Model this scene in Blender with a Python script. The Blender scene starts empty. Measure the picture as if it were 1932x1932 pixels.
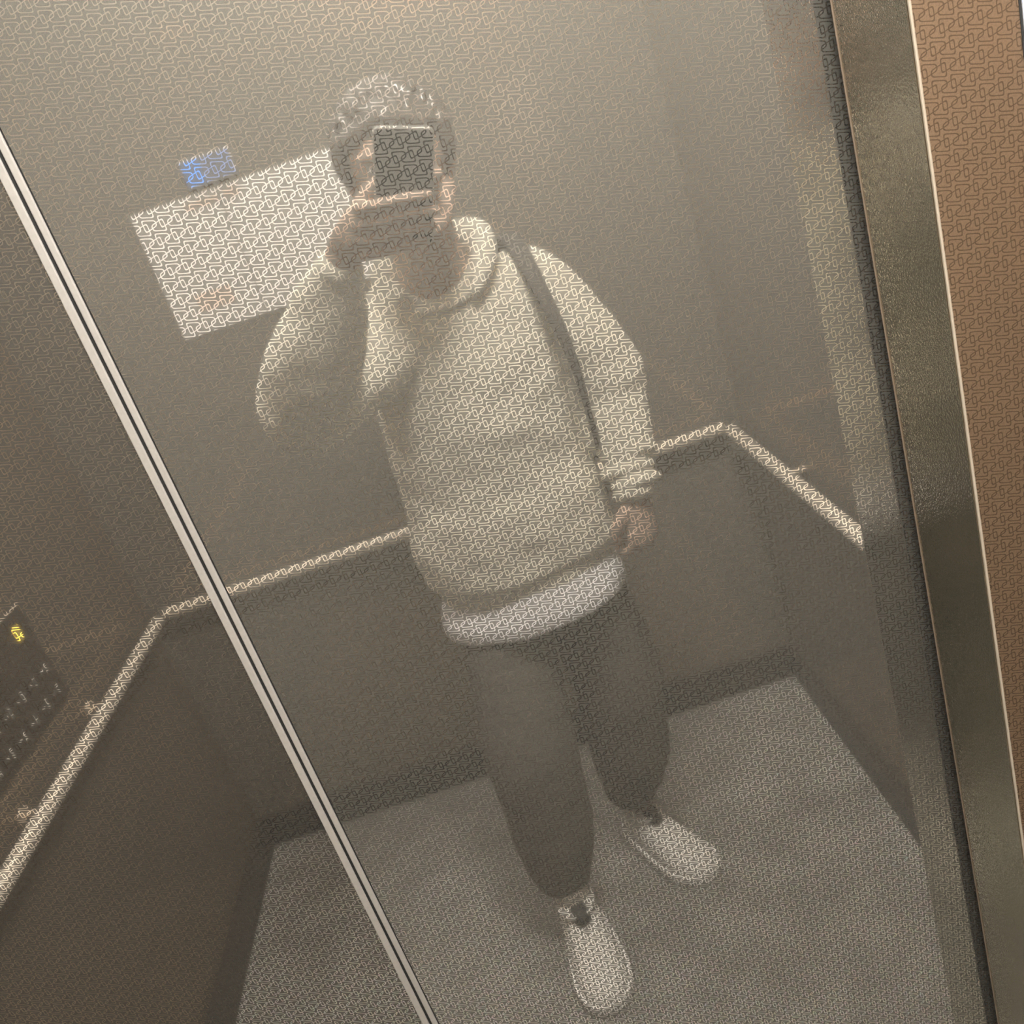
import bpy, bmesh, math, random
from mathutils import Vector, Matrix, noise

random.seed(7)
S = bpy.context.scene
COL = S.collection

# ------------------------------------------------------------------ camera
# world: x right, y towards the doors (door plane y = 0), z up
CAM = Vector((0.0, -0.6, 1.58))
CR = Vector((0.94824343, -0.09153216, -0.30406622))      # image right
CD = Vector((-0.3165365, -0.34869396, -0.88216618))      # image down
CF = Vector((-0.02527948, 0.93275634, -0.35962002))      # optical axis
cam_data = bpy.data.cameras.new('phone_lens_view')
cam_data.sensor_fit = 'HORIZONTAL'
cam_data.sensor_width = 36.0
cam_data.lens = 36.0 * 1712.0 / 1932.0
cam_data.clip_start = 0.004
cam = bpy.data.objects.new('camera', cam_data)
COL.objects.link(cam)
rot = Matrix((CR, -CD, -CF)).transposed()
cam.matrix_world = Matrix.Translation(CAM) @ rot.to_4x4()
S.camera = cam

# ------------------------------------------------------------------ world, exposure
world = bpy.data.worlds.new('dark_shaft')
S.world = world
world.use_nodes = True
world.node_tree.nodes['Background'].inputs[0].default_value = (0.5, 0.45, 0.4, 1)
world.node_tree.nodes['Background'].inputs[1].default_value = 0.01
S.view_settings.view_transform = 'Standard'
S.view_settings.look = 'None'
S.view_settings.gamma = 1.0
S.view_settings.use_curve_mapping = False
S.view_settings.exposure = 0.15
LIGHT_POWER = 180.0
LIGHT_COLOR = (1.0, 0.962, 0.90, 1)
S.cycles.max_bounces = 10
S.cycles.glossy_bounces = 8
S.cycles.diffuse_bounces = 4
S.cycles.caustics_reflective = True
S.cycles.sample_clamp_indirect = 6.0
S.cycles.blur_glossy = 0.3

# ------------------------------------------------------------------ dimensions
XL, XR = -1.035, 0.565           # side walls
YB = -1.585                      # back wall
ZC = 2.46                        # ceiling
YF = -0.0976                     # front return face
JL, JR = -0.727, 0.262           # door opening
SEAM = -0.2326
ZD = 2.08                        # opening height

# ------------------------------------------------------------------ materials
def new_mat(name):
    m = bpy.data.materials.new(name)
    m.use_nodes = True
    nt = m.node_tree
    nt.nodes.clear()
    out = nt.nodes.new('ShaderNodeOutputMaterial')
    return m, nt, out

def node(nt, kind, **kw):
    n = nt.nodes.new(kind)
    for k, v in kw.items():
        if isinstance(k, str) and hasattr(n, k):
            setattr(n, k, v)
    return n

def mathn(nt, op, a, b=None, c=None):
    n = nt.nodes.new('ShaderNodeMath')
    n.operation = op
    for i, v in enumerate((a, b, c)):
        if v is None:
            continue
        if isinstance(v, (int, float)):
            n.inputs[i].default_value = v
        else:
            nt.links.new(v, n.inputs[i])
    return n.outputs[0]

def simple(name, color, rough=0.5, metal=0.0, spec=0.5, var=0.0, scale=40.0, bump=0.0, stretch=(1, 1, 1), emit=None, emit_s=0.0, sheen=0.0):
    m, nt, out = new_mat(name)
    p = node(nt, 'ShaderNodeBsdfPrincipled')
    p.inputs['Base Color'].default_value = (*color, 1)
    p.inputs['Roughness'].default_value = rough
    p.inputs['Metallic'].default_value = metal
    p.inputs['Specular IOR Level'].default_value = spec
    if sheen:
        p.inputs['Sheen Weight'].default_value = sheen
    if emit:
        p.inputs['Emission Color'].default_value = (*emit, 1)
        p.inputs['Emission Strength'].default_value = emit_s
    if var or bump:
        tc = node(nt, 'ShaderNodeTexCoord')
        mp = node(nt, 'ShaderNodeMapping')
        mp.inputs['Scale'].default_value = stretch
        nt.links.new(tc.outputs['Object'], mp.inputs['Vector'])
        nz = node(nt, 'ShaderNodeTexNoise')
        nz.inputs['Scale'].default_value = scale
        nz.inputs['Detail'].default_value = 4
        nt.links.new(mp.outputs[0], nz.inputs['Vector'])
        if var:
            rmp = node(nt, 'ShaderNodeValToRGB')
            rmp.color_ramp.elements[0].position = 0.3
            rmp.color_ramp.elements[1].position = 0.7
            rmp.color_ramp.elements[0].color = (*[max(0, c * (1 - var)) for c in color], 1)
            rmp.color_ramp.elements[1].color = (*[min(1, c * (1 + var)) for c in color], 1)
            nt.links.new(nz.outputs['Fac'], rmp.inputs['Fac'])
            nt.links.new(rmp.outputs[0], p.inputs['Base Color'])
        if bump:
            b = node(nt, 'ShaderNodeBump')
            b.inputs['Strength'].default_value = bump
            b.inputs['Distance'].default_value = 0.002
            nt.links.new(nz.outputs['Fac'], b.inputs['Height'])
            nt.links.new(b.outputs[0], p.inputs['Normal'])
    nt.links.new(p.outputs[0], out.inputs[0])
    return m

def etch_mask_group():
    """Interlocked chain of rounded trapezoid loops, 10.27 mm x 9.27 mm repeat, in the x-z plane."""
    g = bpy.data.node_groups.new('etched_chain_pattern', 'ShaderNodeTree')
    g.interface.new_socket('Mask', in_out='OUTPUT', socket_type='NodeSocketFloat')
    go = g.nodes.new('NodeGroupOutput')
    tc = g.nodes.new('ShaderNodeTexCoord')
    sp = g.nodes.new('ShaderNodeSeparateXYZ')
    g.links.new(tc.outputs['Object'], sp.inputs[0])
    X = mathn(g, 'MULTIPLY', sp.outputs[0], 1000.0)
    Z = mathn(g, 'MULTIPLY', sp.outputs[2], 1000.0)
    ds = []
    for (ox, oz, sgn) in ((5.35, 1426.46, 1.0), (5.35 + 4.62, 1426.46 - 2.27, -1.0)):
        x = mathn(g, 'SUBTRACT', X, ox)
        z = mathn(g, 'SUBTRACT', Z, oz)
        n = mathn(g, 'ROUND', mathn(g, 'DIVIDE', z, 9.27))
        zz = mathn(g, 'SUBTRACT', z, mathn(g, 'MULTIPLY', n, 9.27))
        xx = mathn(g, 'ADD', x, mathn(g, 'MULTIPLY', n, 4.302))
        xx = mathn(g, 'WRAP', xx, 5.135, -5.135)
        d1 = mathn(g, 'SUBTRACT', mathn(g, 'ABSOLUTE', xx), 3.96)
        d2 = mathn(g, 'ADD', mathn(g, 'ABSOLUTE', zz), mathn(g, 'MULTIPLY', xx, 0.2646 * sgn))
        d2 = mathn(g, 'MULTIPLY', mathn(g, 'SUBTRACT', d2, 2.545), 0.967)
        d = mathn(g, 'SMOOTH_MAX', d1, d2, 2.4)
        ds.append(mathn(g, 'ABSOLUTE', mathn(g, 'ADD', d, -0.05)))
    d = mathn(g, 'MINIMUM', ds[0], ds[1])
    mr = g.nodes.new('ShaderNodeMapRange')
    mr.interpolation_type = 'SMOOTHSTEP'
    mr.inputs['From Min'].default_value = 0.37
    mr.inputs['From Max'].default_value = 0.22
    g.links.new(d, mr.inputs['Value'])
    g.links.new(mr.outputs[0], go.inputs[0])
    return g

ETCH = etch_mask_group()

def etched_metal(name, rough_col, sharp_col, line_col, rough=0.5, sharp_fac=0.16, pattern=True, sharp_rough=0.035, line_rough=0.02, diff=None, diff_fac=0.0, sparkle=0.0, line_fac=1.0):
    """Bead-blasted sheet (broad gloss with a weak clear image) with polished etched lines."""
    m, nt, out = new_mat(name)
    tc = node(nt, 'ShaderNodeTexCoord')
    nz = node(nt, 'ShaderNodeTexNoise')
    nz.inputs['Scale'].default_value = 1500.0
    nz.inputs['Detail'].default_value = 1.0
    nt.links.new(tc.outputs['Object'], nz.inputs['Vector'])
    rmp = node(nt, 'ShaderNodeMix', data_type='RGBA')
    rmp.inputs['A'].default_value = (*[c * 0.72 for c in rough_col], 1)
    rmp.inputs['B'].default_value = (*[min(1.0, c * 1.28) for c in rough_col], 1)
    nt.links.new(nz.outputs['Fac'], rmp.inputs['Factor'])
    g1 = node(nt, 'ShaderNodeBsdfGlossy', distribution='MULTI_GGX')
    g1.inputs['Roughness'].default_value = rough
    nt.links.new(rmp.outputs['Result'], g1.inputs['Color'])
    g2 = node(nt, 'ShaderNodeBsdfGlossy', distribution='GGX')
    g2.inputs['Roughness'].default_value = sharp_rough
    g2.inputs['Color'].default_value = (*sharp_col, 1)
    mx = node(nt, 'ShaderNodeMixShader')
    mx.inputs[0].default_value = sharp_fac
    nt.links.new(g1.outputs[0], mx.inputs[1])
    nt.links.new(g2.outputs[0], mx.inputs[2])
    if diff:
        df = node(nt, 'ShaderNodeBsdfDiffuse')
        df.inputs['Color'].default_value = (*diff, 1)
        mxd = node(nt, 'ShaderNodeMixShader')
        mxd.inputs[0].default_value = diff_fac
        nt.links.new(mx.outputs[0], mxd.inputs[1])
        nt.links.new(df.outputs[0], mxd.inputs[2])
        mx = mxd
    if sparkle:
        vz = node(nt, 'ShaderNodeTexVoronoi')
        vz.inputs['Scale'].default_value = 560.0
        nt.links.new(tc.outputs['Object'], vz.inputs['Vector'])
        bp_ = node(nt, 'ShaderNodeBump')
        bp_.inputs['Strength'].default_value = sparkle
        bp_.inputs['Distance'].default_value = 0.001
        nt.links.new(vz.outputs['Distance'], bp_.inputs['Height'])
        nt.links.new(bp_.outputs[0], g2.inputs['Normal'])
    if not pattern:
        nt.links.new(mx.outputs[0], out.inputs[0])
        return m
    g3 = node(nt, 'ShaderNodeBsdfGlossy', distribution='GGX')
    g3.inputs['Roughness'].default_value = line_rough
    g3.inputs['Color'].default_value = (*line_col, 1)
    grp = node(nt, 'ShaderNodeGroup')
    grp.node_tree = ETCH
    mx2 = node(nt, 'ShaderNodeMixShader')
    nt.links.new(mathn(nt, 'MULTIPLY', grp.outputs[0], line_fac), mx2.inputs[0])
    nt.links.new(mx.outputs[0], mx2.inputs[1])
    nt.links.new(g3.outputs[0], mx2.inputs[2])
    nt.links.new(mx2.outputs[0], out.inputs[0])
    return m

M = {}
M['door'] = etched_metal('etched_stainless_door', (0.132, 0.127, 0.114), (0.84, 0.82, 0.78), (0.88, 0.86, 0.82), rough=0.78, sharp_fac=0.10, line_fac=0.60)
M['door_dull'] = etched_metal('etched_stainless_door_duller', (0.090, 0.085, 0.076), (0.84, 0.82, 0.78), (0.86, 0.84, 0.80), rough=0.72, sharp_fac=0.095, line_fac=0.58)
M['return'] = etched_metal('etched_bronze_front', (0.44, 0.325, 0.23), (0.34, 0.26, 0.19), (0.28, 0.21, 0.15), rough=0.5, sharp_fac=0.16, line_fac=0.5)
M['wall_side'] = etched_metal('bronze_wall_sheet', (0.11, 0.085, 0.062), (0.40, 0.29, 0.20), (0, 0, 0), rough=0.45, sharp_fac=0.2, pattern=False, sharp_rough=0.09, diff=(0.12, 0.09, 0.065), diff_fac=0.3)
M['wall_left'] = etched_metal('dim_bronze_wall_sheet', (0.20, 0.172, 0.138), (0.50, 0.38, 0.28), (0, 0, 0), rough=0.45, sharp_fac=0.22, pattern=False, sharp_rough=0.09, diff=(0.26, 0.218, 0.172), diff_fac=0.40)
M['wall_back'] = etched_metal('tan_wall_sheet', (0.20, 0.183, 0.153), (0.60, 0.38, 0.21), (0, 0, 0), rough=0.5, sharp_fac=0.28, pattern=False, sharp_rough=0.09, diff=(0.27, 0.25, 0.213), diff_fac=0.55)
M['jamb'] = etched_metal('brushed_jamb_steel', (0.03, 0.028, 0.025), (0.74, 0.71, 0.62), (0, 0, 0), rough=0.4, sharp_fac=0.74, pattern=False, sharp_rough=0.05, sparkle=0.13)
M['strip'] = simple('matte_aluminium_edge', (0.235, 0.222, 0.206), rough=0.55, metal=0.0, var=0.05, scale=300)
M['trim'] = simple('pale_edge_trim', (0.36, 0.31, 0.25), rough=0.45, metal=0.2)
M['black'] = simple('black_gap', (0.006, 0.006, 0.006), rough=0.8)
M['rail'] = simple('satin_handrail', (0.97, 0.89, 0.77), rough=0.34, metal=0.4, spec=0.9, var=0.03, scale=60)
M['bracket'] = simple('satin_bracket', (0.80, 0.70, 0.58), rough=0.35, metal=0.5)
M['bracket_dark'] = simple('dull_bronze_edge', (0.16, 0.125, 0.095), rough=0.5, metal=0.3)
M['skirting'] = simple('dark_skirting', (0.045, 0.038, 0.032), rough=0.45)
M['ceiling'] = simple('ceiling_paint', (0.62, 0.57, 0.49), rough=0.7)
M['frame'] = simple('lamp_frame', (0.7, 0.68, 0.64), rough=0.35, metal=0.6)
M['paper'] = simple('white_paper', (0.88, 0.86, 0.84), rough=0.6, var=0.03, scale=12)
M['smudge'] = simple('faded_brown_print', (0.74, 0.62, 0.54), rough=0.6)
M['grey_print'] = simple('grey_print', (0.42, 0.40, 0.37), rough=0.6)
M['blue'] = simple('blue_glow', (0.05, 0.12, 0.35), rough=0.4, emit=(0.22, 0.46, 1.0), emit_s=0.95)
M['blue_dim'] = simple('blue_dim_glow', (0.16, 0.2, 0.32), rough=0.4, emit=(0.25, 0.36, 0.7), emit_s=0.28)
M['dark_metal'] = simple('dark_panel_metal', (0.10, 0.075, 0.055), rough=0.35, metal=0.6)
M['button'] = simple('button_steel', (0.55, 0.52, 0.48), rough=0.3, metal=0.8)
M['button_mark'] = simple('pale_button_mark', (0.62, 0.60, 0.56), rough=0.4)
M['amber'] = simple('amber_lit', (0.8, 0.6, 0.1), rough=0.4, emit=(1.0, 0.72, 0.12), emit_s=1.9)
M['cop_plate'] = simple('pale_steel_plate', (0.72, 0.72, 0.74), rough=0.3, metal=0.7)
M['screen'] = simple('pale_blue_screen', (0.4, 0.45, 0.6), rough=0.2, emit=(0.72, 0.80, 1.0), emit_s=0.9)
M['hoodie'] = simple('cream_sweatshirt_knit', (0.82, 0.79, 0.685), rough=0.95, spec=0.1, var=0.08, scale=220, bump=0.25, sheen=0.15)
M['tee'] = simple('white_cotton', (0.80, 0.80, 0.82), rough=0.9, spec=0.1, var=0.03, scale=150)
M['pants'] = simple('dark_trouser_cloth', (0.105, 0.095, 0.082), rough=0.95, spec=0.15, var=0.2, scale=120, bump=0.2)
M['skin'] = simple('skin', (0.43, 0.325, 0.26), rough=0.5, spec=0.4, var=0.06, scale=30)
M['hair'] = simple('dark_hair', (0.075, 0.062, 0.05), rough=0.42, spec=0.8, var=0.3, scale=60, bump=0.5, stretch=(3, 3, 0.6))
M['shoe'] = simple('white_shoe_leather', (0.78, 0.77, 0.73), rough=0.5, var=0.05, scale=60)
M['shoe_sole'] = simple('white_rubber_sole', (0.82, 0.81, 0.78), rough=0.6)
M['shoe_dark'] = simple('dark_shoe_lining', (0.04, 0.04, 0.04), rough=0.8)
M['sock'] = simple('white_sock', (0.66, 0.62, 0.55), rough=0.9, var=0.05, scale=200)
M['phone'] = simple('black_phone_glass', (0.022, 0.021, 0.019), rough=0.3, spec=0.4)
M['phone_frame'] = simple('polished_phone_frame', (0.95, 0.93, 0.88), rough=0.3, metal=0.3)
M['lens'] = simple('lens_glass', (0.004, 0.004, 0.006), rough=0.05)
M['phone_screen'] = simple('phone_screen', (0.02, 0.02, 0.02), rough=0.1, emit=(0.5, 0.45, 0.4), emit_s=0.25)
M['strap'] = simple('dark_strap_webbing', (0.06, 0.054, 0.046), rough=0.8, var=0.2, scale=300)
M['eye'] = simple('eye_white', (0.7, 0.68, 0.64), rough=0.2)
M['iris'] = simple('dark_iris', (0.02, 0.012, 0.008), rough=0.1)
M['lip'] = simple('lip', (0.42, 0.19, 0.15), rough=0.5)

def floor_mat():
    m, nt, out = new_mat('speckled_grey_floor')
    p = node(nt, 'ShaderNodeBsdfPrincipled')
    tc = node(nt, 'ShaderNodeTexCoord')
    n1 = node(nt, 'ShaderNodeTexNoise'); n1.inputs['Scale'].default_value = 9.0; n1.inputs['Detail'].default_value = 6
    n2 = node(nt, 'ShaderNodeTexVoronoi'); n2.inputs['Scale'].default_value = 260.0
    nt.links.new(tc.outputs['Object'], n1.inputs['Vector'])
    nt.links.new(tc.outputs['Object'], n2.inputs['Vector'])
    r1 = node(nt, 'ShaderNodeValToRGB')
    r1.color_ramp.elements[0].color = (0.255, 0.25, 0.232, 1); r1.color_ramp.elements[0].position = 0.3
    r1.color_ramp.elements[1].color = (0.37, 0.365, 0.342, 1); r1.color_ramp.elements[1].position = 0.7
    nt.links.new(n1.outputs['Fac'], r1.inputs['Fac'])
    mx = node(nt, 'ShaderNodeMix', data_type='RGBA', blend_type='MULTIPLY')
    mx.inputs['Factor'].default_value = 0.25
    nt.links.new(r1.outputs[0], mx.inputs['A'])
    nt.links.new(n2.outputs['Color'], mx.inputs['B'])
    nt.links.new(mx.outputs['Result'], p.inputs['Base Color'])
    p.inputs['Roughness'].default_value = 0.45
    p.inputs['Specular IOR Level'].default_value = 0.35
    nt.links.new(p.outputs[0], out.inputs[0])
    return m
M['floor'] = floor_mat()

def lamp_mat():
    m, nt, out = new_mat('lit_diffuser')
    e = node(nt, 'ShaderNodeEmission')
    e.inputs['Color'].default_value = LIGHT_COLOR
    e.inputs['Strength'].default_value = LIGHT_POWER
    nt.links.new(e.outputs[0], out.inputs[0])
    return m
M['lamp'] = lamp_mat()

# ------------------------------------------------------------------ helpers
def link(name, me, mat, parent=None, loc=None):
    o = bpy.data.objects.new(name, me)
    COL.objects.link(o)
    if mat is not None and not me.materials:
        me.materials.append(mat)
    if parent is not None:
        o.parent = parent
        o.matrix_parent_inverse = parent.matrix_world.inverted()
    if loc is not None:
        o.location = loc
    return o

def build(name, bm, mat, parent=None, smooth=False, loc=None):
    bmesh.ops.recalc_face_normals(bm, faces=bm.faces)
    me = bpy.data.meshes.new(name)
    bm.to_mesh(me)
    bm.free()
    if smooth:
        for p in me.polygons:
            p.use_smooth = True
    return link(name, me, mat, parent, loc)

def box(bm, x0, x1, y0, y1, z0, z1, bevel=0.0, seg=2):
    r = bmesh.ops.create_cube(bm, size=1.0)
    vs = r['verts']
    for v in vs:
        v.co = Vector(((x0 + x1) / 2 + v.co.x * (x1 - x0), (y0 + y1) / 2 + v.co.y * (y1 - y0), (z0 + z1) / 2 + v.co.z * (z1 - z0)))
    if bevel:
        es = list({e for v in vs for e in v.link_edges})
        bmesh.ops.bevel(bm, geom=es, offset=bevel, segments=seg, profile=0.5, affect='EDGES')
    return vs

def boxobj(name, dims, mat, parent=None, bevel=0.0, seg=2):
    bm = bmesh.new()
    box(bm, *dims, bevel=bevel, seg=seg)
    return build(name, bm, mat, parent)

def ring_loft(bm, rings, n=28, cap=True):
    """rings: (centre, axis_u, axis_v) with u, v vectors already scaled."""
    loops = []
    for c, u, v in rings:
        loops.append([bm.verts.new(c + u * math.cos(2 * math.pi * i / n) + v * math.sin(2 * math.pi * i / n)) for i in range(n)])
    for a, b in zip(loops, loops[1:]):
        for i in range(n):
            bm.faces.new((a[i], a[(i + 1) % n], b[(i + 1) % n], b[i]))
    if cap:
        bm.faces.new(list(reversed(loops[0])))
        bm.faces.new(loops[-1])
    return loops

def limb(bm, pts, rad, n=16, flat=None, flat_dir=None):
    """Tapered tube with round ends through pts. flat scales the radius along flat_dir."""
    pts = [Vector(p) for p in pts]
    # densify with smooth interpolation
    P, Rr = [], []
    m = len(pts)
    for i in range(m - 1):
        p0 = pts[max(i - 1, 0)]; p1 = pts[i]; p2 = pts[i + 1]; p3 = pts[min(i + 2, m - 1)]
        k = 5
        for j in range(k):
            t = j / k
            P.append(0.5 * ((2 * p1) + (p2 - p0) * t + (2 * p0 - 5 * p1 + 4 * p2 - p3) * t * t + (3 * p1 - p0 - 3 * p2 + p3) * t ** 3))
            Rr.append(rad[i] * (1 - t) + rad[i + 1] * t)
    P.append(pts[-1]); Rr.append(rad[-1])
    rings = []
    prev_u = None
    N = len(P)
    def frame(i):
        a = P[max(i - 1, 0)]; b = P[min(i + 1, N - 1)]
        return (b - a).normalized()
    def add(c, t, r):
        nonlocal prev_u
        if prev_u is None:
            ref = Vector(flat_dir) if flat_dir else (Vector((1, 0, 0)) if abs(t.x) < 0.8 else Vector((0, 1, 0)))
            u = (ref - ref.dot(t) * t).normalized()
        else:
            u = (prev_u - prev_u.dot(t) * t).normalized()
        prev_u = u
        v = t.cross(u)
        fu = flat if flat else 1.0
        rings.append((c, u * r * fu, v * r))
    t0 = frame(0)
    for a in (80, 55, 30):
        q = math.radians(a)
        add(P[0] - t0 * Rr[0] * math.sin(q), t0, Rr[0] * math.cos(q))
    for i in range(N):
        add(P[i], frame(i), Rr[i])
    t1 = frame(N - 1)
    for a in (30, 55, 80):
        q = math.radians(a)
        add(P[-1] + t1 * Rr[-1] * math.sin(q), t1, Rr[-1] * math.cos(q))
    ring_loft(bm, rings, n)

def ellip(bm, c, r, mat3=None, seg=20):
    res = bmesh.ops.create_uvsphere(bm, u_segments=seg, v_segments=max(8, seg // 2), radius=1.0)
    for v in res['verts']:
        p = Vector((v.co.x * r[0], v.co.y * r[1], v.co.z * r[2]))
        if mat3 is not None:
            p = mat3 @ p
        v.co = p + Vector(c)

def torso(bm, rows, n=36):
    ring_loft(bm, [(Vector((cx, cy, cz)), Vector((rx, 0, 0)), Vector((0, ry, 0))) for cx, cy, cz, rx, ry in rows], n)

def organic(name, bm, voxel, iters, mat, parent, disp=None):
    bmesh.ops.recalc_face_normals(bm, faces=bm.faces)
    me = bpy.data.meshes.new(name + '_raw')
    bm.to_mesh(me); bm.free()
    t = bpy.data.objects.new('raw', me)
    COL.objects.link(t)
    r = t.modifiers.new('r', 'REMESH'); r.mode = 'VOXEL'; r.voxel_size = voxel; r.adaptivity = 0.0
    s = t.modifiers.new('s', 'SMOOTH'); s.factor = 0.5; s.iterations = iters
    dg = bpy.context.evaluated_depsgraph_get()
    dg.update()
    out = bpy.data.meshes.new_from_object(t.evaluated_get(dg))
    bpy.data.objects.remove(t); bpy.data.meshes.remove(me)
    out.name = name
    if disp:
        nor = [v.normal.copy() for v in out.vertices]
        for v, nn in zip(out.vertices, nor):
            v.co += nn * disp(v.co)
    for p in out.polygons:
        p.use_smooth = True
    return link(name, out, mat, parent)

def tag(o, label, cat, group=None):
    o['label'] = label
    o['category'] = cat
    if group:
        o['group'] = group
    return o

def struct(o, label=None, cat=None):
    o['kind'] = 'structure'
    if label:
        o['label'] = label
    if cat:
        o['category'] = cat
    return o

def empty(name, loc=(0, 0, 0)):
    o = bpy.data.objects.new(name, None)
    o.empty_display_size = 0.05
    o.location = loc
    COL.objects.link(o)
    o.matrix_world = Matrix.Translation(Vector(loc))
    return o

# ------------------------------------------------------------------ the cabin
struct(boxobj('floor', (XL - 0.03, XR + 0.03, YB - 0.03, 0.12, -0.05, 0.0), M['floor']), 'speckled grey stone floor of the lift cabin', 'floor')
struct(boxobj('ceiling', (XL - 0.03, XR + 0.03, YB - 0.03, 0.12, ZC, ZC + 0.05), M['ceiling']), 'pale painted lift ceiling around the lit panel', 'ceiling')
struct(boxobj('wall_back', (XL - 0.03, XR + 0.03, YB - 0.03, YB, 0.0, ZC), M['wall_back']), 'tan metal back wall seen reflected in the doors', 'wall')
struct(boxobj('wall_left', (XL - 0.03, XL, YB, YF, 0.0, ZC), M['wall_left']), 'bronze metal side wall with the control panel', 'wall')
struct(boxobj('wall_right', (XR, XR + 0.03, YB, YF, 0.0, ZC), M['wall_back']), 'tan metal side wall beside the hanging hand', 'wall')
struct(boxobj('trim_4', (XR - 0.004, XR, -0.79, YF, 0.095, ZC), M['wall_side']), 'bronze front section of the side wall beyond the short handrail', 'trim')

# front returns, header and jambs
for nm, x0, x1, lab in (('wall_front', JR, XR + 0.03, 'bronze etched front panel at the right edge'), ('wall_front', XL - 0.03, JL, 'bronze etched front panel left of the doors')):
    w = struct(boxobj(nm, (x0, x1, YF, -0.012, 0.0, ZC), M['return']), lab, 'wall')
    xj = JR if x0 == JR else JL
    s = -1 if x0 == JR else 1
    bm = bmesh.new()
    box(bm, min(xj, xj + s * 0.0012), max(xj, xj + s * 0.0012), YF + 0.0012, -0.012, 0.0, ZD)
    build('jamb_face', bm, M['jamb'], w)
    bm = bmesh.new()
    box(bm, min(xj + s * 0.0008, xj - s * 0.0008), max(xj + s * 0.0008, xj - s * 0.0008), YF - 0.0008, YF + 0.0010, 0.0, ZD, bevel=0.0005)
    build('edge_trim', bm, M['trim'], w)
    bm = bmesh.new()
    box(bm, min(xj + s * 0.0012, xj + s * 0.0020), max(xj + s * 0.0012, xj + s * 0.0020), -0.0126, -0.0119, 0.0, ZD)
    build('rear_edge', bm, M['bracket_dark'], w)
struct(boxobj('trim_1', (JL, JR, YF, -0.006, ZD, ZC), M['return']), 'bronze header above the lift doors', 'trim')
struct(boxobj('trim_2', (XL - 0.03, XR + 0.03, 0.055, 0.06, 0.0, ZC), M['black']), 'black shaft void behind the lift doors', 'trim')
sill = struct(boxobj('trim_3', (JL, JR, YF, 0.05, 0.0, 0.004), M['jamb']), 'metal door sill on the floor', 'trim')
for k in range(3):
    boxobj('sill_groove', (JL, JR, -0.03 + 0.025 * k, -0.022 + 0.025 * k, 0.0041, 0.0045), M['black'], sill)

# doors: two sheets meeting at the seam with pale edge strips
d1 = struct(empty('door_1', ((JL + SEAM) / 2, 0.02, 0.006)), 'etched steel lift door leaf left of the seam', 'door')
d2 = struct(empty('door_2', ((JR + SEAM) / 2, 0.02, 0.006)), 'wide etched steel lift door leaf mirroring the person', 'door')
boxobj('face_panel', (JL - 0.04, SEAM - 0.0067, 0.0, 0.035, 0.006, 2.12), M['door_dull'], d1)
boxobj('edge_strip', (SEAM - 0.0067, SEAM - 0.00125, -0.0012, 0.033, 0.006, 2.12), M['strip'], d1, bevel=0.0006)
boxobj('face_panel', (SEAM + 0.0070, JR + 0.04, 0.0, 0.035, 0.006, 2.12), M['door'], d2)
boxobj('edge_strip', (SEAM + 0.00125, SEAM + 0.0057, -0.0012, 0.033, 0.006, 2.12), M['strip'], d2, bevel=0.0006)
boxobj('strip_shade', (SEAM + 0.0057, SEAM + 0.0070, 0.0006, 0.033, 0.006, 2.12), M['black'], d2)  # black filler paints the shaded line beside the edge strip
boxobj('gap_shade', (SEAM - 0.00125, SEAM + 0.00125, 0.0003, 0.033, 0.006, 2.12), M['black'], d2)  # black filler in the seam, painted darkness of the open gap

# skirtings
struct(boxobj('baseboard_back', (XL, XR, YB, YB + 0.018, 0.0, 0.095), M['skirting'], bevel=0.002), 'dark skirting along the foot of the back wall', 'skirting')
struct(boxobj('baseboard_left', (XL, XL + 0.018, YB + 0.018, YF, 0.0, 0.095), M['skirting'], bevel=0.002), 'dark skirting along the foot of the control panel wall', 'skirting')
struct(boxobj('baseboard_right', (XR - 0.018, XR, YB + 0.018, YF, 0.0, 0.095), M['skirting'], bevel=0.002), 'dark skirting along the foot of the plain side wall', 'skirting')

# ------------------------------------------------------------------ ceiling light
def ceiling_light(label, LX, LY, LW, LD):
    cl = tag(empty('ceiling_light', (LX, LY, ZC - 0.02)), label, 'light', 'ceiling light panels')
    bm = bmesh.new()
    for (a, b, c, d) in ((-LW / 2 - .02, LW / 2 + .02, -LD / 2 - .02, -LD / 2), (-LW / 2 - .02, LW / 2 + .02, LD / 2, LD / 2 + .02), (-LW / 2 - .02, -LW / 2, -LD / 2, LD / 2), (LW / 2, LW / 2 + .02, -LD / 2, LD / 2)):
        box(bm, LX + a, LX + b, LY + c, LY + d, ZC - 0.018, ZC)
    build('frame', bm, M['frame'], cl)
    boxobj('diffuser', (LX - LW / 2, LX + LW / 2, LY - LD / 2, LY + LD / 2, ZC - 0.012, ZC), M['lamp'], cl)
ceiling_light('warm white ceiling light panel nearest the doors', 0.22, -0.34, 0.36, 0.34)
ceiling_light('slim warm white ceiling light panel along the back wall', -0.20, -1.46, 0.60, 0.062)
ceiling_light('small warm white ceiling light panel above the control panel wall', -0.82, -0.92, 0.145, 0.145)

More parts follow.
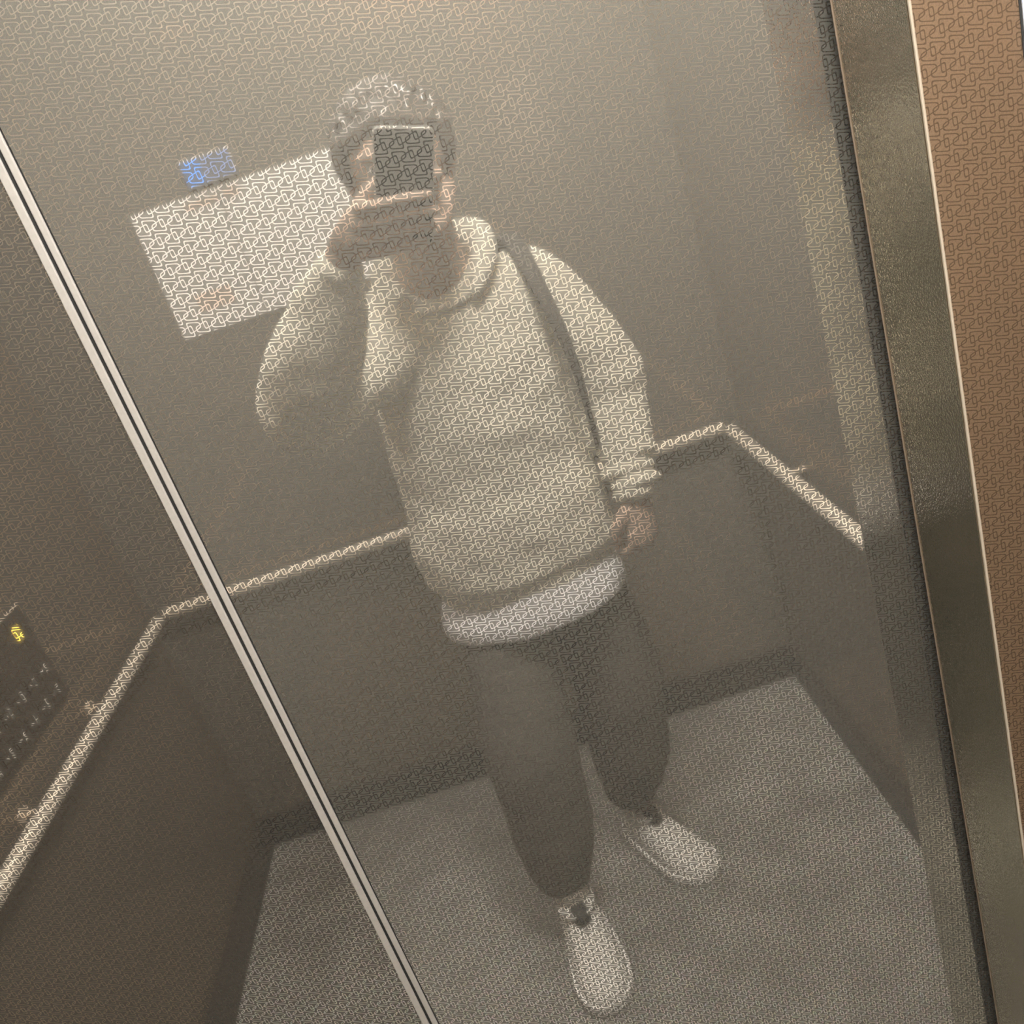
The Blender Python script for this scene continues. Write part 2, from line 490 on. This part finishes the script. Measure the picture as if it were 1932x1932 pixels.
# ------------------------------------------------------------------ handrails
RZ = 0.79
def rail(label, p0, p1, wall_dir, brackets):
    p0 = Vector(p0); p1 = Vector(p1); wd = Vector(wall_dir)
    mid = (p0 + p1) / 2
    e = tag(empty('handrail', mid), label, 'handrail', 'handrails around the lift cabin')
    lo = Vector((min(p0.x, p1.x), min(p0.y, p1.y), RZ - 0.006)); hi = Vector((max(p0.x, p1.x), max(p0.y, p1.y), RZ + 0.006))
    if abs(wd.x) > 0:
        lo.x -= 0.015; hi.x += 0.015
    else:
        lo.y -= 0.015; hi.y += 0.015
    bm = bmesh.new()
    dr = (p1 - p0).normalized(); uu = Vector((0, 0, 1)); vv = dr.cross(uu)
    rr = []
    Ln = (p1 - p0).length
    for t, r_ in ((0, 0.011), (0.002, 0.0145), (0.006, 0.016), (Ln - 0.006, 0.016), (Ln - 0.002, 0.0145), (Ln, 0.011)):
        rr.append((p0 + dr * t, uu * r_, vv * r_))
    ring_loft(bm, rr, n=28)
    build('bar', bm, M['rail'], e, smooth=True)
    for b in brackets:
        c = p0 + (p1 - p0) * b
        a = c.copy(); a.z = RZ - 0.004
        w = c + wd * 0.052; w.z = RZ - 0.004
        bm = bmesh.new()
        limb(bm, [a + wd * 0.012, a + wd * 0.03, w], [0.007, 0.007, 0.007], n=12)
        br = build('bracket', bm, M['bracket'], e, smooth=True)
        bm = bmesh.new()
        q = c + wd * 0.052; q.z = RZ - 0.004
        ring = []
        u = Vector((0, 0, 1)); v = wd.cross(u)
        ring_loft(bm, [(q - wd * 0.006, u * 0.018, v * 0.018), (q, u * 0.02, v * 0.02)], n=20)
        build('wall_plate', bm, M['bracket'], br)
    return e
rail('pale handrail along the back wall behind the person', (XL + 0.056, YB + 0.045, RZ), (XR - 0.052, YB + 0.045, RZ), (0, -1, 0), (0.12, 0.5, 0.88))
rail('pale handrail below the control panel', (XL + 0.05, -0.30, RZ), (XL + 0.05, YB + 0.075, RZ), (-1, 0, 0), (0.08, 0.41, 0.695))
rail('short pale handrail on the side wall nearest the hanging hand', (XR - 0.045, -0.768, RZ), (XR - 0.045, YB + 0.075, RZ), (1, 0, 0), (0.525,))

# ------------------------------------------------------------------ notices and blue glowing patch on the back wall
def notice(label, x0, x1, z0, z1, prints):
    e = tag(empty('notice_sheet', ((x0 + x1) / 2, YB + 0.001, z0)), label, 'notice')
    boxobj('sheet', (x0, x1, YB + 0.0008, YB + 0.0026, z0, z1), M['paper'], e)
    for (a, b, c, d, mk) in prints:
        boxobj('print_patch', (x0 + a * (x1 - x0), x0 + b * (x1 - x0), YB + 0.0026, YB + 0.0030, z0 + c * (z1 - z0), z0 + d * (z1 - z0)), M[mk], e)
    return e
notice('narrow white notice sheet, left of the pair on the back wall', -0.648, -0.446, 1.404, 1.692,
       [(0.30, 0.72, 0.16, 0.30, 'smudge'), (0.60, 0.98, 0.90, 0.95, 'smudge')])
notice('wide white notice sheet partly behind the head', -0.4435, -0.03, 1.404, 1.692,
       [(0.02, 0.10, 0.90, 0.97, 'smudge')])
bi = tag(empty('glow_patch', (-0.44, YB + 0.002, 1.712)), 'small blue glowing patch above the white notice sheets', 'indicator')  # added glowing box for a blue glow of unknown source
boxobj('glow_backing', (-0.500, -0.385, YB + 0.0005, YB + 0.010, 1.702, 1.762), M['grey_print'], bi, bevel=0.003)
boxobj('bright_part', (-0.498, -0.455, YB + 0.0085, YB + 0.0108, 1.706, 1.758), M['blue'], bi)
boxobj('dim_part', (-0.453, -0.388, YB + 0.0085, YB + 0.0108, 1.706, 1.758), M['blue_dim'], bi)

# ------------------------------------------------------------------ control panel on the left wall
cp = tag(empty('control_panel', (XL, -0.82, 0.862)), 'dark horizontal button panel above the side handrail', 'control panel')
boxobj('faceplate', (XL, XL + 0.012, -1.09, -0.55, 0.862, 1.078), M['dark_metal'], cp, bevel=0.003)
boxobj('bright_edge', (XL + 0.008, XL + 0.0128, -1.088, -0.552, 1.0745, 1.0785), M['bracket'], cp)
for r_, z in enumerate((0.893, 0.945)):
    for k in range(9):
        y = -1.042 + k * 0.054
        b = boxobj('button', (XL + 0.010, XL + 0.016, y - 0.017, y + 0.017, z - 0.017, z + 0.017), M['dark_metal'], cp, bevel=0.003)
        boxobj('mark', (XL + 0.0158, XL + 0.0168, y - 0.013, y - 0.008, z - 0.012, z + 0.010), M['button_mark'], b)
        boxobj('mark', (XL + 0.0158, XL + 0.0168, y + 0.002, y + 0.012, z - 0.003, z + 0.001), M['button_mark'], b)
bm = bmesh.new()
box(bm, XL + 0.010, XL + 0.0165, -1.048, -1.026, 1.018, 1.050, bevel=0.004)
am = build('lit_lamp', bm, M['amber'], cp)
am['label'] = 'yellow lit lamp'

# ------------------------------------------------------------------ operating panel on the right front return
op = tag(empty('operating_panel', (0.42, YF, 0.85)), 'pale lift operating panel at the top right edge', 'control panel')
boxobj('gasket', (0.3178, 0.5165, YF - 0.0006, YF, 0.90, 1.82), M['black'], op)
boxobj('faceplate', (0.3190, 0.515, YF - 0.0016, YF - 0.0004, 0.904, 1.816), M['cop_plate'], op, bevel=0.001)
boxobj('display', (0.3191, 0.5145, YF - 0.0019, YF - 0.0012, 1.50, 1.80), M['screen'], op)
for r_ in range(6):
    for c_ in range(2):
        bm = bmesh.new()
        cx = 0.385 + c_ * 0.072; cz = 1.02 + r_ * 0.07
        ring_loft(bm, [(Vector((cx, YF - 0.001, cz)), Vector((0.02, 0, 0)), Vector((0, 0, 0.02))), (Vector((cx, YF - 0.005, cz)), Vector((0.02, 0, 0)), Vector((0, 0, 0.02))), (Vector((cx, YF - 0.006, cz)), Vector((0.018, 0, 0)), Vector((0, 0, 0.018)))], n=24)
        build('button', bm, M['button'], op)

# ------------------------------------------------------------------ the phone (its lens is the camera's place)
def ph(x, u, f):
    return CAM + CR * x - CD * u + CF * f
PX0, PX1, PU0, PU1 = -0.060, 0.014, -0.094, 0.053
pe = tag(empty('phone', ph((PX0 + PX1) / 2, PU0, -0.006)), 'black phone with a bright metal rim held before the face', 'phone')
def phone_slab(f0, f1, inset, rad, mat, name, parent, hole=None):
    bm = bmesh.new()
    x0, x1, u0, u1 = PX0 + inset, PX1 - inset, PU0 + inset, PU1 - inset
    pts = []
    for (cx, cu, a0) in ((x1 - rad, u1 - rad, 0), (x0 + rad, u1 - rad, 90), (x0 + rad, u0 + rad, 180), (x1 - rad, u0 + rad, 270)):
        for k in range(7):
            a = math.radians(a0 + k * 15)
            pts.append((cx + rad * math.cos(a), cu + rad * math.sin(a)))
    lo = [bm.verts.new(ph(x, u, f0)) for x, u in pts]
    hi = [bm.verts.new(ph(x, u, f1)) for x, u in pts]
    n = len(pts)
    for i in range(n):
        bm.faces.new((lo[i], lo[(i + 1) % n], hi[(i + 1) % n], hi[i]))
    bm.faces.new(lo); bm.faces.new(hi)
    return build(name, bm, mat, parent)
phone_slab(-0.0085, -0.0012, 0.0, 0.008, M['phone_frame'], 'rim', pe)
phone_slab(-0.0016, -0.0008, 0.0016, 0.007, M['phone'], 'back_glass', pe)
phone_slab(-0.0090, -0.0084, 0.0016, 0.007, M['phone_screen'], 'screen', pe)
for k, u in enumerate((0.022, 0.0, -0.022)):
    bm = bmesh.new()
    rr = []
    for f_, r_ in ((-0.0010, 0.0078), (-0.0002, 0.0078), (-0.0002, 0.0062), (-0.0007, 0.0062)):
        rr.append((ph(0, u, f_), CR * r_, CD * r_))
    ring_loft(bm, rr, n=24)
    lo_ = build('camera_lens', bm, M['lens'], pe)

# ------------------------------------------------------------------ the person
person = tag(empty('person', (-0.08, -1.0, 0.0)), 'person in a cream hoodie and dark trousers photographing themselves', 'person')

HC = Vector((-0.032, -0.865, 1.600))          # skull centre
tilt = Matrix.Rotation(math.radians(5), 3, 'Y')
def hp(x, y, z):                               # head space: x right, y to the face, z up
    return HC + tilt @ Vector((x, y, z))

# ---- body: head, neck, arms, hands, legs: one surface
bm = bmesh.new()
ellip(bm, hp(0, -0.012, 0.022), (0.076, 0.094, 0.088), tilt, 24)           # cranium
limb(bm, [hp(0, 0.010, 0.03), hp(0, 0.030, -0.03), hp(0, 0.042, -0.075)], [0.068, 0.060, 0.036], n=20, flat=0.95)
ellip(bm, hp(0, 0.052, -0.098), (0.030, 0.022, 0.020), tilt)               # chin
for s in (-1, 1):
    limb(bm, [hp(s * 0.060, -0.004, -0.045), hp(s * 0.040, 0.035, -0.088), hp(s * 0.012, 0.052, -0.100)], [0.018, 0.017, 0.016], n=12)   # jaw
    ellip(bm, hp(s * 0.040, 0.062, -0.022), (0.022, 0.018, 0.016), tilt)   # cheekbone
    ellip(bm, hp(s * 0.030, 0.078, 0.020), (0.026, 0.012, 0.009), tilt)    # brow
    limb(bm, [hp(s * 0.078, -0.012, 0.022), hp(s * 0.083, -0.020, 0.004), hp(s * 0.076, -0.008, -0.026)], [0.012, 0.013, 0.008], n=10, flat=0.55, flat_dir=(1, 0, 0))  # ear
    limb(bm, [hp(s * 0.008, 0.068, -0.062), hp(s * 0.024, 0.062, -0.063)], [0.009, 0.006], n=10)                                       # mouth
limb(bm, [hp(0, 0.080, 0.012), hp(0, 0.094, -0.016), hp(0, 0.104, -0.034)], [0.009, 0.010, 0.012], n=12)                               # nose
for s in (-1, 1):
    ellip(bm, hp(s * 0.011, 0.090, -0.038), (0.009, 0.010, 0.008), tilt)
NB = Vector((-0.035, -0.985, 1.40))
limb(bm, [hp(0, -0.02, -0.05), Vector((-0.035, -0.925, 1.485)), NB], [0.056, 0.056, 0.066], n=20)
# trunk inside the clothes
torso(bm, [(-0.035, -1.0, 1.39, 0.09, 0.07), (-0.025, -1.02, 1.33, 0.14, 0.09), (-0.03, -1.03, 1.2, 0.145, 0.10), (-0.045, -1.05, 1.0, 0.14, 0.10), (-0.05, -1.06, 0.85, 0.145, 0.105), (-0.05, -1.06, 0.78, 0.12, 0.09)])
SHL, ELL, WRL = Vector((-0.150, -0.985, 1.355)), Vector((-0.285, -0.800, 1.325)), ph(-0.102, -0.120, -0.030)
SHR, ELR, WRR = Vector((0.105, -1.010, 1.350)), Vector((0.200, -1.035, 1.135)), Vector((0.186, -0.955, 0.935))
limb(bm, [SHL, ELL], [0.045, 0.038], n=16)
limb(bm, [ELL, (ELL + WRL) / 2, WRL], [0.038, 0.034, 0.024], n=16)
limb(bm, [SHR, ELR], [0.045, 0.038], n=16)
limb(bm, [ELR, (ELR + WRR) / 2, WRR], [0.038, 0.033, 0.024], n=16)
# legs
HPL, KNL, ANL = Vector((-0.125, -1.045, 0.80)), Vector((-0.165, -0.955, 0.47)), Vector((-0.190, -0.950, 0.09))
HPR, KNR, ANR = Vector((0.030, -1.070, 0.80)), Vector((0.050, -1.085, 0.47)), Vector((0.008, -1.135, 0.09))
limb(bm, [HPL, KNL, (KNL * 2 + ANL) / 3, ANL], [0.075, 0.055, 0.052, 0.034], n=16)
limb(bm, [HPR, KNR, (KNR * 2 + ANR) / 3, ANR], [0.075, 0.055, 0.052, 0.034], n=16)
# left hand, wrapped round the phone
limb(bm, [WRL, ph(-0.092, -0.095, -0.022), ph(-0.080, -0.068, -0.018)], [0.024, 0.026, 0.022], n=16, flat=0.75, flat_dir=CF)
limb(bm, [ph(-0.090, -0.100, -0.020), ph(-0.080, -0.085, -0.018), ph(-0.074, -0.060, -0.014)], [0.022, 0.024, 0.020], n=14)
for (u0, u1, reach, r) in ((-0.038, -0.024, 0.006, 0.0082), (-0.0595, -0.044, 0.015, 0.0086), (-0.081, -0.0645, 0.012, 0.0083), (-0.1005, -0.0845, 0.002, 0.0076)):
    limb(bm, [ph(-0.080, u0 - 0.012, -0.012), ph(-0.074, u0 - 0.004, 0.006), ph(-0.045, u0 + 0.35 * (u1 - u0), 0.0115), ph(-0.020, u0 + 0.75 * (u1 - u0), 0.0105), ph(reach, u1, 0.0085)], [r * 1.1, r * 1.05, r, r * 0.95, r * 0.8], n=12)
limb(bm, [ph(-0.088, -0.088, -0.026), ph(-0.078, -0.055, -0.026), ph(-0.060, -0.028, -0.022), ph(-0.046, -0.012, -0.019)], [0.016, 0.013, 0.011, 0.009], n=12)   # thumb on the screen side
# right hand hanging, fingers curled
HD = Vector((-0.10, 0.12, -0.98)).normalized()
HX = Vector((-0.80, 0.60, 0.05)).normalized()
HX = (HX - HX.dot(HD) * HD).normalized()
HN = HD.cross(HX)
def rh(a, b, c):
    return WRR + HD * a + HX * b + HN * c
limb(bm, [rh(0, 0, 0), rh(0.03, 0.0, 0), rh(0.075, 0.002, 0)], [0.024, 0.032, 0.034], n=16, flat=0.55, flat_dir=HN)
sg = 1 if HN.y < 0 else -1
for k, (b, L, r) in enumerate(((0.031, 0.038, 0.0084), (0.0105, 0.042, 0.0086), (-0.010, 0.039, 0.0082), (-0.0295, 0.032, 0.0074))):
    limb(bm, [rh(0.070, b, 0), rh(0.074 + L * 0.6, b * 1.05, sg * 0.010), rh(0.070 + L * 0.9, b * 1.05, sg * 0.034), rh(0.058 + L * 0.4, b, sg * 0.044)], [r * 1.1, r, r * 0.95, r * 0.8], n=12)
limb(bm, [rh(0.020, 0.024, sg * 0.006), rh(0.045, 0.046, sg * 0.016), rh(0.072, 0.048, sg * 0.026), rh(0.090, 0.042, sg * 0.034)], [0.014, 0.012, 0.010, 0.008], n=12)
body = organic('body', bm, 0.0031, 3, M['skin'], person)

# eyes and lips
for s in (-1, 1):
    bm = bmesh.new(); ellip(bm, hp(s * 0.031, 0.072, 0.002), (0.013, 0.011, 0.010), tilt)
    ey = build('eye', bm, M['eye'], person, smooth=True)
    bm = bmesh.new(); ellip(bm, hp(s * 0.031, 0.0805, 0.001), (0.006, 0.004, 0.006), tilt)
    build('iris', bm, M['iris'], ey, smooth=True)
bm = bmesh.new()
limb(bm, [hp(-0.024, 0.064, -0.064), hp(0, 0.076, -0.061), hp(0.024, 0.064, -0.064)], [0.004, 0.006, 0.004], n=10)
limb(bm, [hp(-0.020, 0.064, -0.068), hp(0, 0.075, -0.071), hp(0.020, 0.064, -0.068)], [0.004, 0.007, 0.004], n=10)
build('lips', bm, M['lip'], person, smooth=True)

# ---- hair: cap with layered locks
bm = bmesh.new()
ellip(bm, hp(0, -0.026, 0.042), (0.086, 0.100, 0.076), tilt, 24)
ellip(bm, hp(0, -0.050, 0.010), (0.080, 0.070, 0.085), tilt, 20)
for s in (-1, 1):
    limb(bm, [hp(s * 0.074, 0.018, 0.045), hp(s * 0.080, 0.016, 0.015), hp(s * 0.077, 0.012, -0.010)], [0.018, 0.013, 0.006], n=10)
rnd = random.Random(3)
for k in range(210):
    th = rnd.uniform(0, 2 * math.pi); phi = rnd.uniform(0.05, 1.45)
    d = Vector((math.sin(phi) * math.cos(th), math.sin(phi) * math.sin(th), math.cos(phi)))
    if d.y > 0.45 and d.z < 0.45:
        continue
    base = Vector((d.x * 0.082, -0.026 + d.y * 0.096, 0.042 + d.z * 0.074))
    tang = Vector((d.x * 0.35 + rnd.uniform(-.5, .5), d.y * 0.35 + 0.5 + rnd.uniform(-.4, .4), -0.35 + rnd.uniform(-.3, .3)))
    tang = (tang - tang.dot(d) * d * 0.8).normalized()
    L = rnd.uniform(0.018, 0.036)
    p0 = base; p1 = base + tang * L * 0.5 + d * 0.008; p2 = base + tang * L + d * rnd.uniform(-0.002, 0.007)
    limb(bm, [hp(*p0), hp(*p1), hp(*p2)], [0.008, 0.006, 0.002], n=7)
for k in range(16):                               # fringe over the forehead
    a = -0.062 + k * 0.124 / 15
    yf = 0.074 - abs(a) * 0.45
    limb(bm, [hp(a * 0.9, yf - 0.03, 0.090 - abs(a) * 0.4), hp(a, yf + 0.006, 0.070 - abs(a) * 0.3), hp(a * 1.03 + rnd.uniform(-.006, .006), yf + 0.006, 0.040 + rnd.uniform(-.008, .006))], [0.012, 0.009, 0.003], n=8)
organic('hair', bm, 0.0032, 1, M['hair'], person)

# ---- hoodie
def fold(co):
    q = Vector((co.x * 7, co.y * 7, co.z * 11))
    a = noise.noise(q) * 0.006
    q2 = Vector((co.x * 16 + co.z * 9, co.y * 14, co.z * 22 - co.x * 8))
    return a + noise.noise(q2) * 0.0032
bm = bmesh.new()
torso(bm, [(-0.055, -1.055, 0.800, 0.178, 0.122), (-0.055, -1.055, 0.835, 0.182, 0.126), (-0.055, -1.055, 0.852, 0.198, 0.138), (-0.055, -1.052, 0.92, 0.198, 0.138),
           (-0.050, -1.05, 1.02, 0.192, 0.136), (-0.040, -1.04, 1.15, 0.186, 0.136), (-0.030, -1.03, 1.26, 0.182, 0.132), (-0.024, -1.02, 1.34, 0.168, 0.118), (-0.026, -1.01, 1.395, 0.126, 0.094), (-0.030, -1.0, 1.425, 0.082, 0.076)])
# sleeves
limb(bm, [SHL + Vector((0.03, 0, 0.0)), (SHL + ELL) / 2 + Vector((-0.01, 0, -0.008)), ELL + Vector((0, 0.0, -0.008))], [0.080, 0.086, 0.078], n=20)
fw = WRL - ELL
limb(bm, [ELL, ELL + fw * 0.35 + Vector((-0.005, 0, -0.01)), ELL + fw * 0.65, ELL + fw * 0.80, ELL + fw * 0.88], [0.076, 0.072, 0.055, 0.044, 0.036], n=20)
limb(bm, [SHR, (SHR + ELR) / 2 + Vector((0.012, 0, 0)), ELR], [0.074, 0.076, 0.078], n=20)
fr = WRR - ELR
limb(bm, [ELR, ELR + fr * 0.3, ELR + fr * 0.55], [0.074, 0.062, 0.055], n=20)
for k, (t, r) in enumerate(((0.50, 0.052), (0.64, 0.054), (0.77, 0.052), (0.89, 0.048), (0.98, 0.040))):   # bunched cuff
    c = ELR + fr * t
    ux = Vector((1, 0.1, 0.25)).normalized(); dn = fr.normalized()
    ux = (ux - ux.dot(dn) * dn).normalized()
    uy = dn.cross(ux)
    mm = Matrix((ux, uy, dn)).transposed()
    ellip(bm, c + ux * (0.006 if k % 2 else -0.004), (r, r * 0.95, 0.014), mm, 20)
# collar and hood lying round the neck
hood = []
for k in range(15):
    a = math.radians(-62 + k * 304 / 14 + 90 - 28)
for (x, y, z, r) in ((-0.105, -0.925, 1.405, 0.014), (-0.120, -0.965, 1.430, 0.019), (-0.105, -1.03, 1.455, 0.028), (-0.03, -1.075, 1.465, 0.034), (0.040, -1.03, 1.462, 0.029), (0.056, -0.965, 1.448, 0.023), (0.044, -0.925, 1.415, 0.017), (0.020, -0.905, 1.385, 0.012)):
    hood.append(((x, y, z), r))
limb(bm, [h[0] for h in hood], [h[1] for h in hood], n=16)
organic('hoodie', bm, 0.0058, 3, M['hoodie'], person, fold)
# inner neckline of the hoodie
bm = bmesh.new()
pts = []
for k in range(21):
    a = math.radians(200 + k * 140 / 20)
    pts.append((-0.035 + 0.082 * math.cos(a), -0.975 - 0.070 * math.sin(a) , 1.405 + 0.020 * math.sin(a) * 1.4))
limb(bm, pts[::2], [0.007] * len(pts[::2]), n=10)
build('neckline', bm, M['hoodie'], person, smooth=True)

# ---- T-shirt hem below the hoodie
bm = bmesh.new()
torso(bm, [(-0.058, -1.050, 0.742, 0.192, 0.142), (-0.058, -1.050, 0.770, 0.192, 0.142), (-0.055, -1.055, 0.82, 0.176, 0.122), (-0.05, -1.05, 0.88, 0.165, 0.115)])
organic('t_shirt', bm, 0.006, 2, M['tee'], person, lambda co: noise.noise(Vector((co.x * 18, co.y * 18, co.z * 6))) * 0.004)

# ---- trousers
def crease(co):
    return noise.noise(Vector((co.x * 9, co.y * 9, co.z * 7))) * 0.006 + noise.noise(Vector((co.x * 14 + co.z * 10, co.y * 14, co.z * 24))) * 0.003
bm = bmesh.new()
torso(bm, [(-0.05, -1.06, 0.70, 0.13, 0.10), (-0.05, -1.06, 0.76, 0.165, 0.115), (-0.05, -1.06, 0.86, 0.16, 0.11), (-0.05, -1.055, 0.93, 0.14, 0.10)])
limb(bm, [HPL + Vector((0, 0, 0)), (HPL + KNL) / 2 + Vector((0.0, 0, 0)), KNL, (KNL + ANL) / 2, ANL + Vector((0, 0.005, 0.085))], [0.078, 0.094, 0.096, 0.090, 0.066], n=24)
limb(bm, [HPR, (HPR + KNR) / 2 + Vector((0.006, 0, 0)), KNR, (KNR + ANR) / 2, ANR + Vector((0, 0.005, 0.095))], [0.078, 0.095, 0.098, 0.090, 0.068], n=24)
organic('trousers', bm, 0.0058, 4, M['pants'], person, crease)

# ---- shoes
def shoe(heel, toe, side):
    heel = Vector(heel); toe = Vector(toe)
    L = (toe - heel).length
    fx = (toe - heel).normalized(); rx = Vector((fx.y, -fx.x, 0))
    def P(l, w, z):
        return heel + fx * (l * L) + rx * (w + side * 0.006 * math.sin(math.pi * min(1, l * 1.1))) + Vector((0, 0, z))
    prof = [(0.0, 0.012), (0.02, 0.024), (0.06, 0.033), (0.15, 0.042), (0.3, 0.045), (0.45, 0.050), (0.6, 0.054), (0.72, 0.056), (0.82, 0.054), (0.90, 0.046), (0.96, 0.033), (1.0, 0.012)]
    # upper
    bm = bmesh.new()
    loops = []
    top = [0.060, 0.085, 0.098, 0.100, 0.098, 0.092, 0.080, 0.068, 0.058, 0.050, 0.042, 0.030]
    for (l, w), h in zip(prof, top):
        lp = []
        for k in range(13):
            a = math.pi * k / 12
            ww = w * 0.97 * math.copysign(abs(math.cos(a)) ** 0.7, math.cos(a))
            hh = 0.020 + (h - 0.020) * abs(math.sin(a)) ** 0.75
            lp.append(bm.verts.new(P(l, ww, hh)))
        loops.append(lp)
    for a, b in zip(loops, loops[1:]):
        for i in range(12):
            bm.faces.new((a[i], a[i + 1], b[i + 1], b[i]))
        bm.faces.new((a[12], a[0], b[0], b[12]))
    bm.faces.new(loops[0]); bm.faces.new(loops[-1])
    sh = build('shoe', bm, M['shoe'], person, smooth=True)
    # sole
    bm = bmesh.new()
    ring = [(l, w * 1.07 + 0.001) for l, w in prof] + [(l, -w * 1.07 - 0.001) for l, w in reversed(prof)]
    lo = [bm.verts.new(P(l * 1.02 - 0.01, w * 0.98, 0.0)) for l, w in ring]
    mi = [bm.verts.new(P(l * 1.03 - 0.012, w * 1.02, 0.012)) for l, w in ring]
    hi = [bm.verts.new(P(l * 1.02 - 0.01, w, 0.028)) for l, w in ring]
    n = len(ring)
    for A, B in ((lo, mi), (mi, hi)):
        for i in range(n):
            bm.faces.new((A[i], A[(i + 1) % n], B[(i + 1) % n], B[i]))
    bm.faces.new(lo); bm.faces.new(hi)
    build('sole', bm, M['shoe_sole'], sh, smooth=False)
    # opening and tongue
    bm = bmesh.new()
    rings = []
    for z, sx in ((0.090, 0.9), (0.104, 1.0), (0.112, 1.0)):
        rings.append((P(0.27, 0, z), fx * 0.060 * sx, rx * 0.044 * sx))
    ring_loft(bm, rings, n=20)
    build('collar', bm, M['shoe'], sh, smooth=True)
    bm = bmesh.new()
    ring_loft(bm, [(P(0.43, 0, 0.096), fx * 0.024, rx * 0.020), (P(0.41, 0, 0.1155), fx * 0.020, rx * 0.017)], n=14)
    build('opening', bm, M['shoe_dark'], sh, smooth=True)
    for k in range(5):
        l = 0.46 + k * 0.055
        h = 0.0935 - k * 0.0075
        bm = bmesh.new()
        limb(bm, [P(l, -0.026, h - 0.010), P(l + 0.012, 0, h + 0.003), P(l, 0.026, h - 0.010)], [0.0032] * 3, n=8)
        build('lace', bm, M['shoe_sole'], sh, smooth=True)
    # sock
    bm = bmesh.new()
    c = P(0.25, 0, 0.08)
    limb(bm, [c, c + Vector((0, 0, 0.06)), c + Vector((0, 0, 0.13))], [0.036, 0.037, 0.039], n=18)
    build('sock', bm, M['sock'], person, smooth=True)
    return sh
shoe((-0.200, -0.995, 0), (-0.165, -0.705, 0), 1)
shoe((-0.020, -1.195, 0), (0.115, -0.950, 0), -1)

# ------------------------------------------------------------------ backpack: body behind the back, strap over the shoulder
bp = tag(empty('backpack', (-0.03, -1.24, 0.95)), 'backpack worn by the person, dark strap over one shoulder', 'backpack')
boxobj('bag', (-0.16, 0.10, -1.29, -1.175, 0.96, 1.36), M['strap'], bp, bevel=0.04, seg=4)
path = [(0.095, -1.17, 1.36), (0.100, -1.10, 1.425), (0.106, -1.03, 1.436), (0.112, -0.965, 1.412), (0.121, -0.922, 1.360), (0.134, -0.900, 1.28), (0.141, -0.905, 1.20), (0.142, -0.925, 1.12), (0.145, -0.965, 1.05), (0.145, -1.04, 1.00), (0.10, -1.17, 1.00)]
bm = bmesh.new()
wid = [0.017, 0.018, 0.018, 0.017, 0.014, 0.011, 0.008, 0.006, 0.006, 0.006, 0.006]
limb(bm, path, [w * 0.42 for w in wid], n=12, flat=2.4, flat_dir=(1, 0, 0))
build('strap', bm, M['strap'], bp, smooth=True)
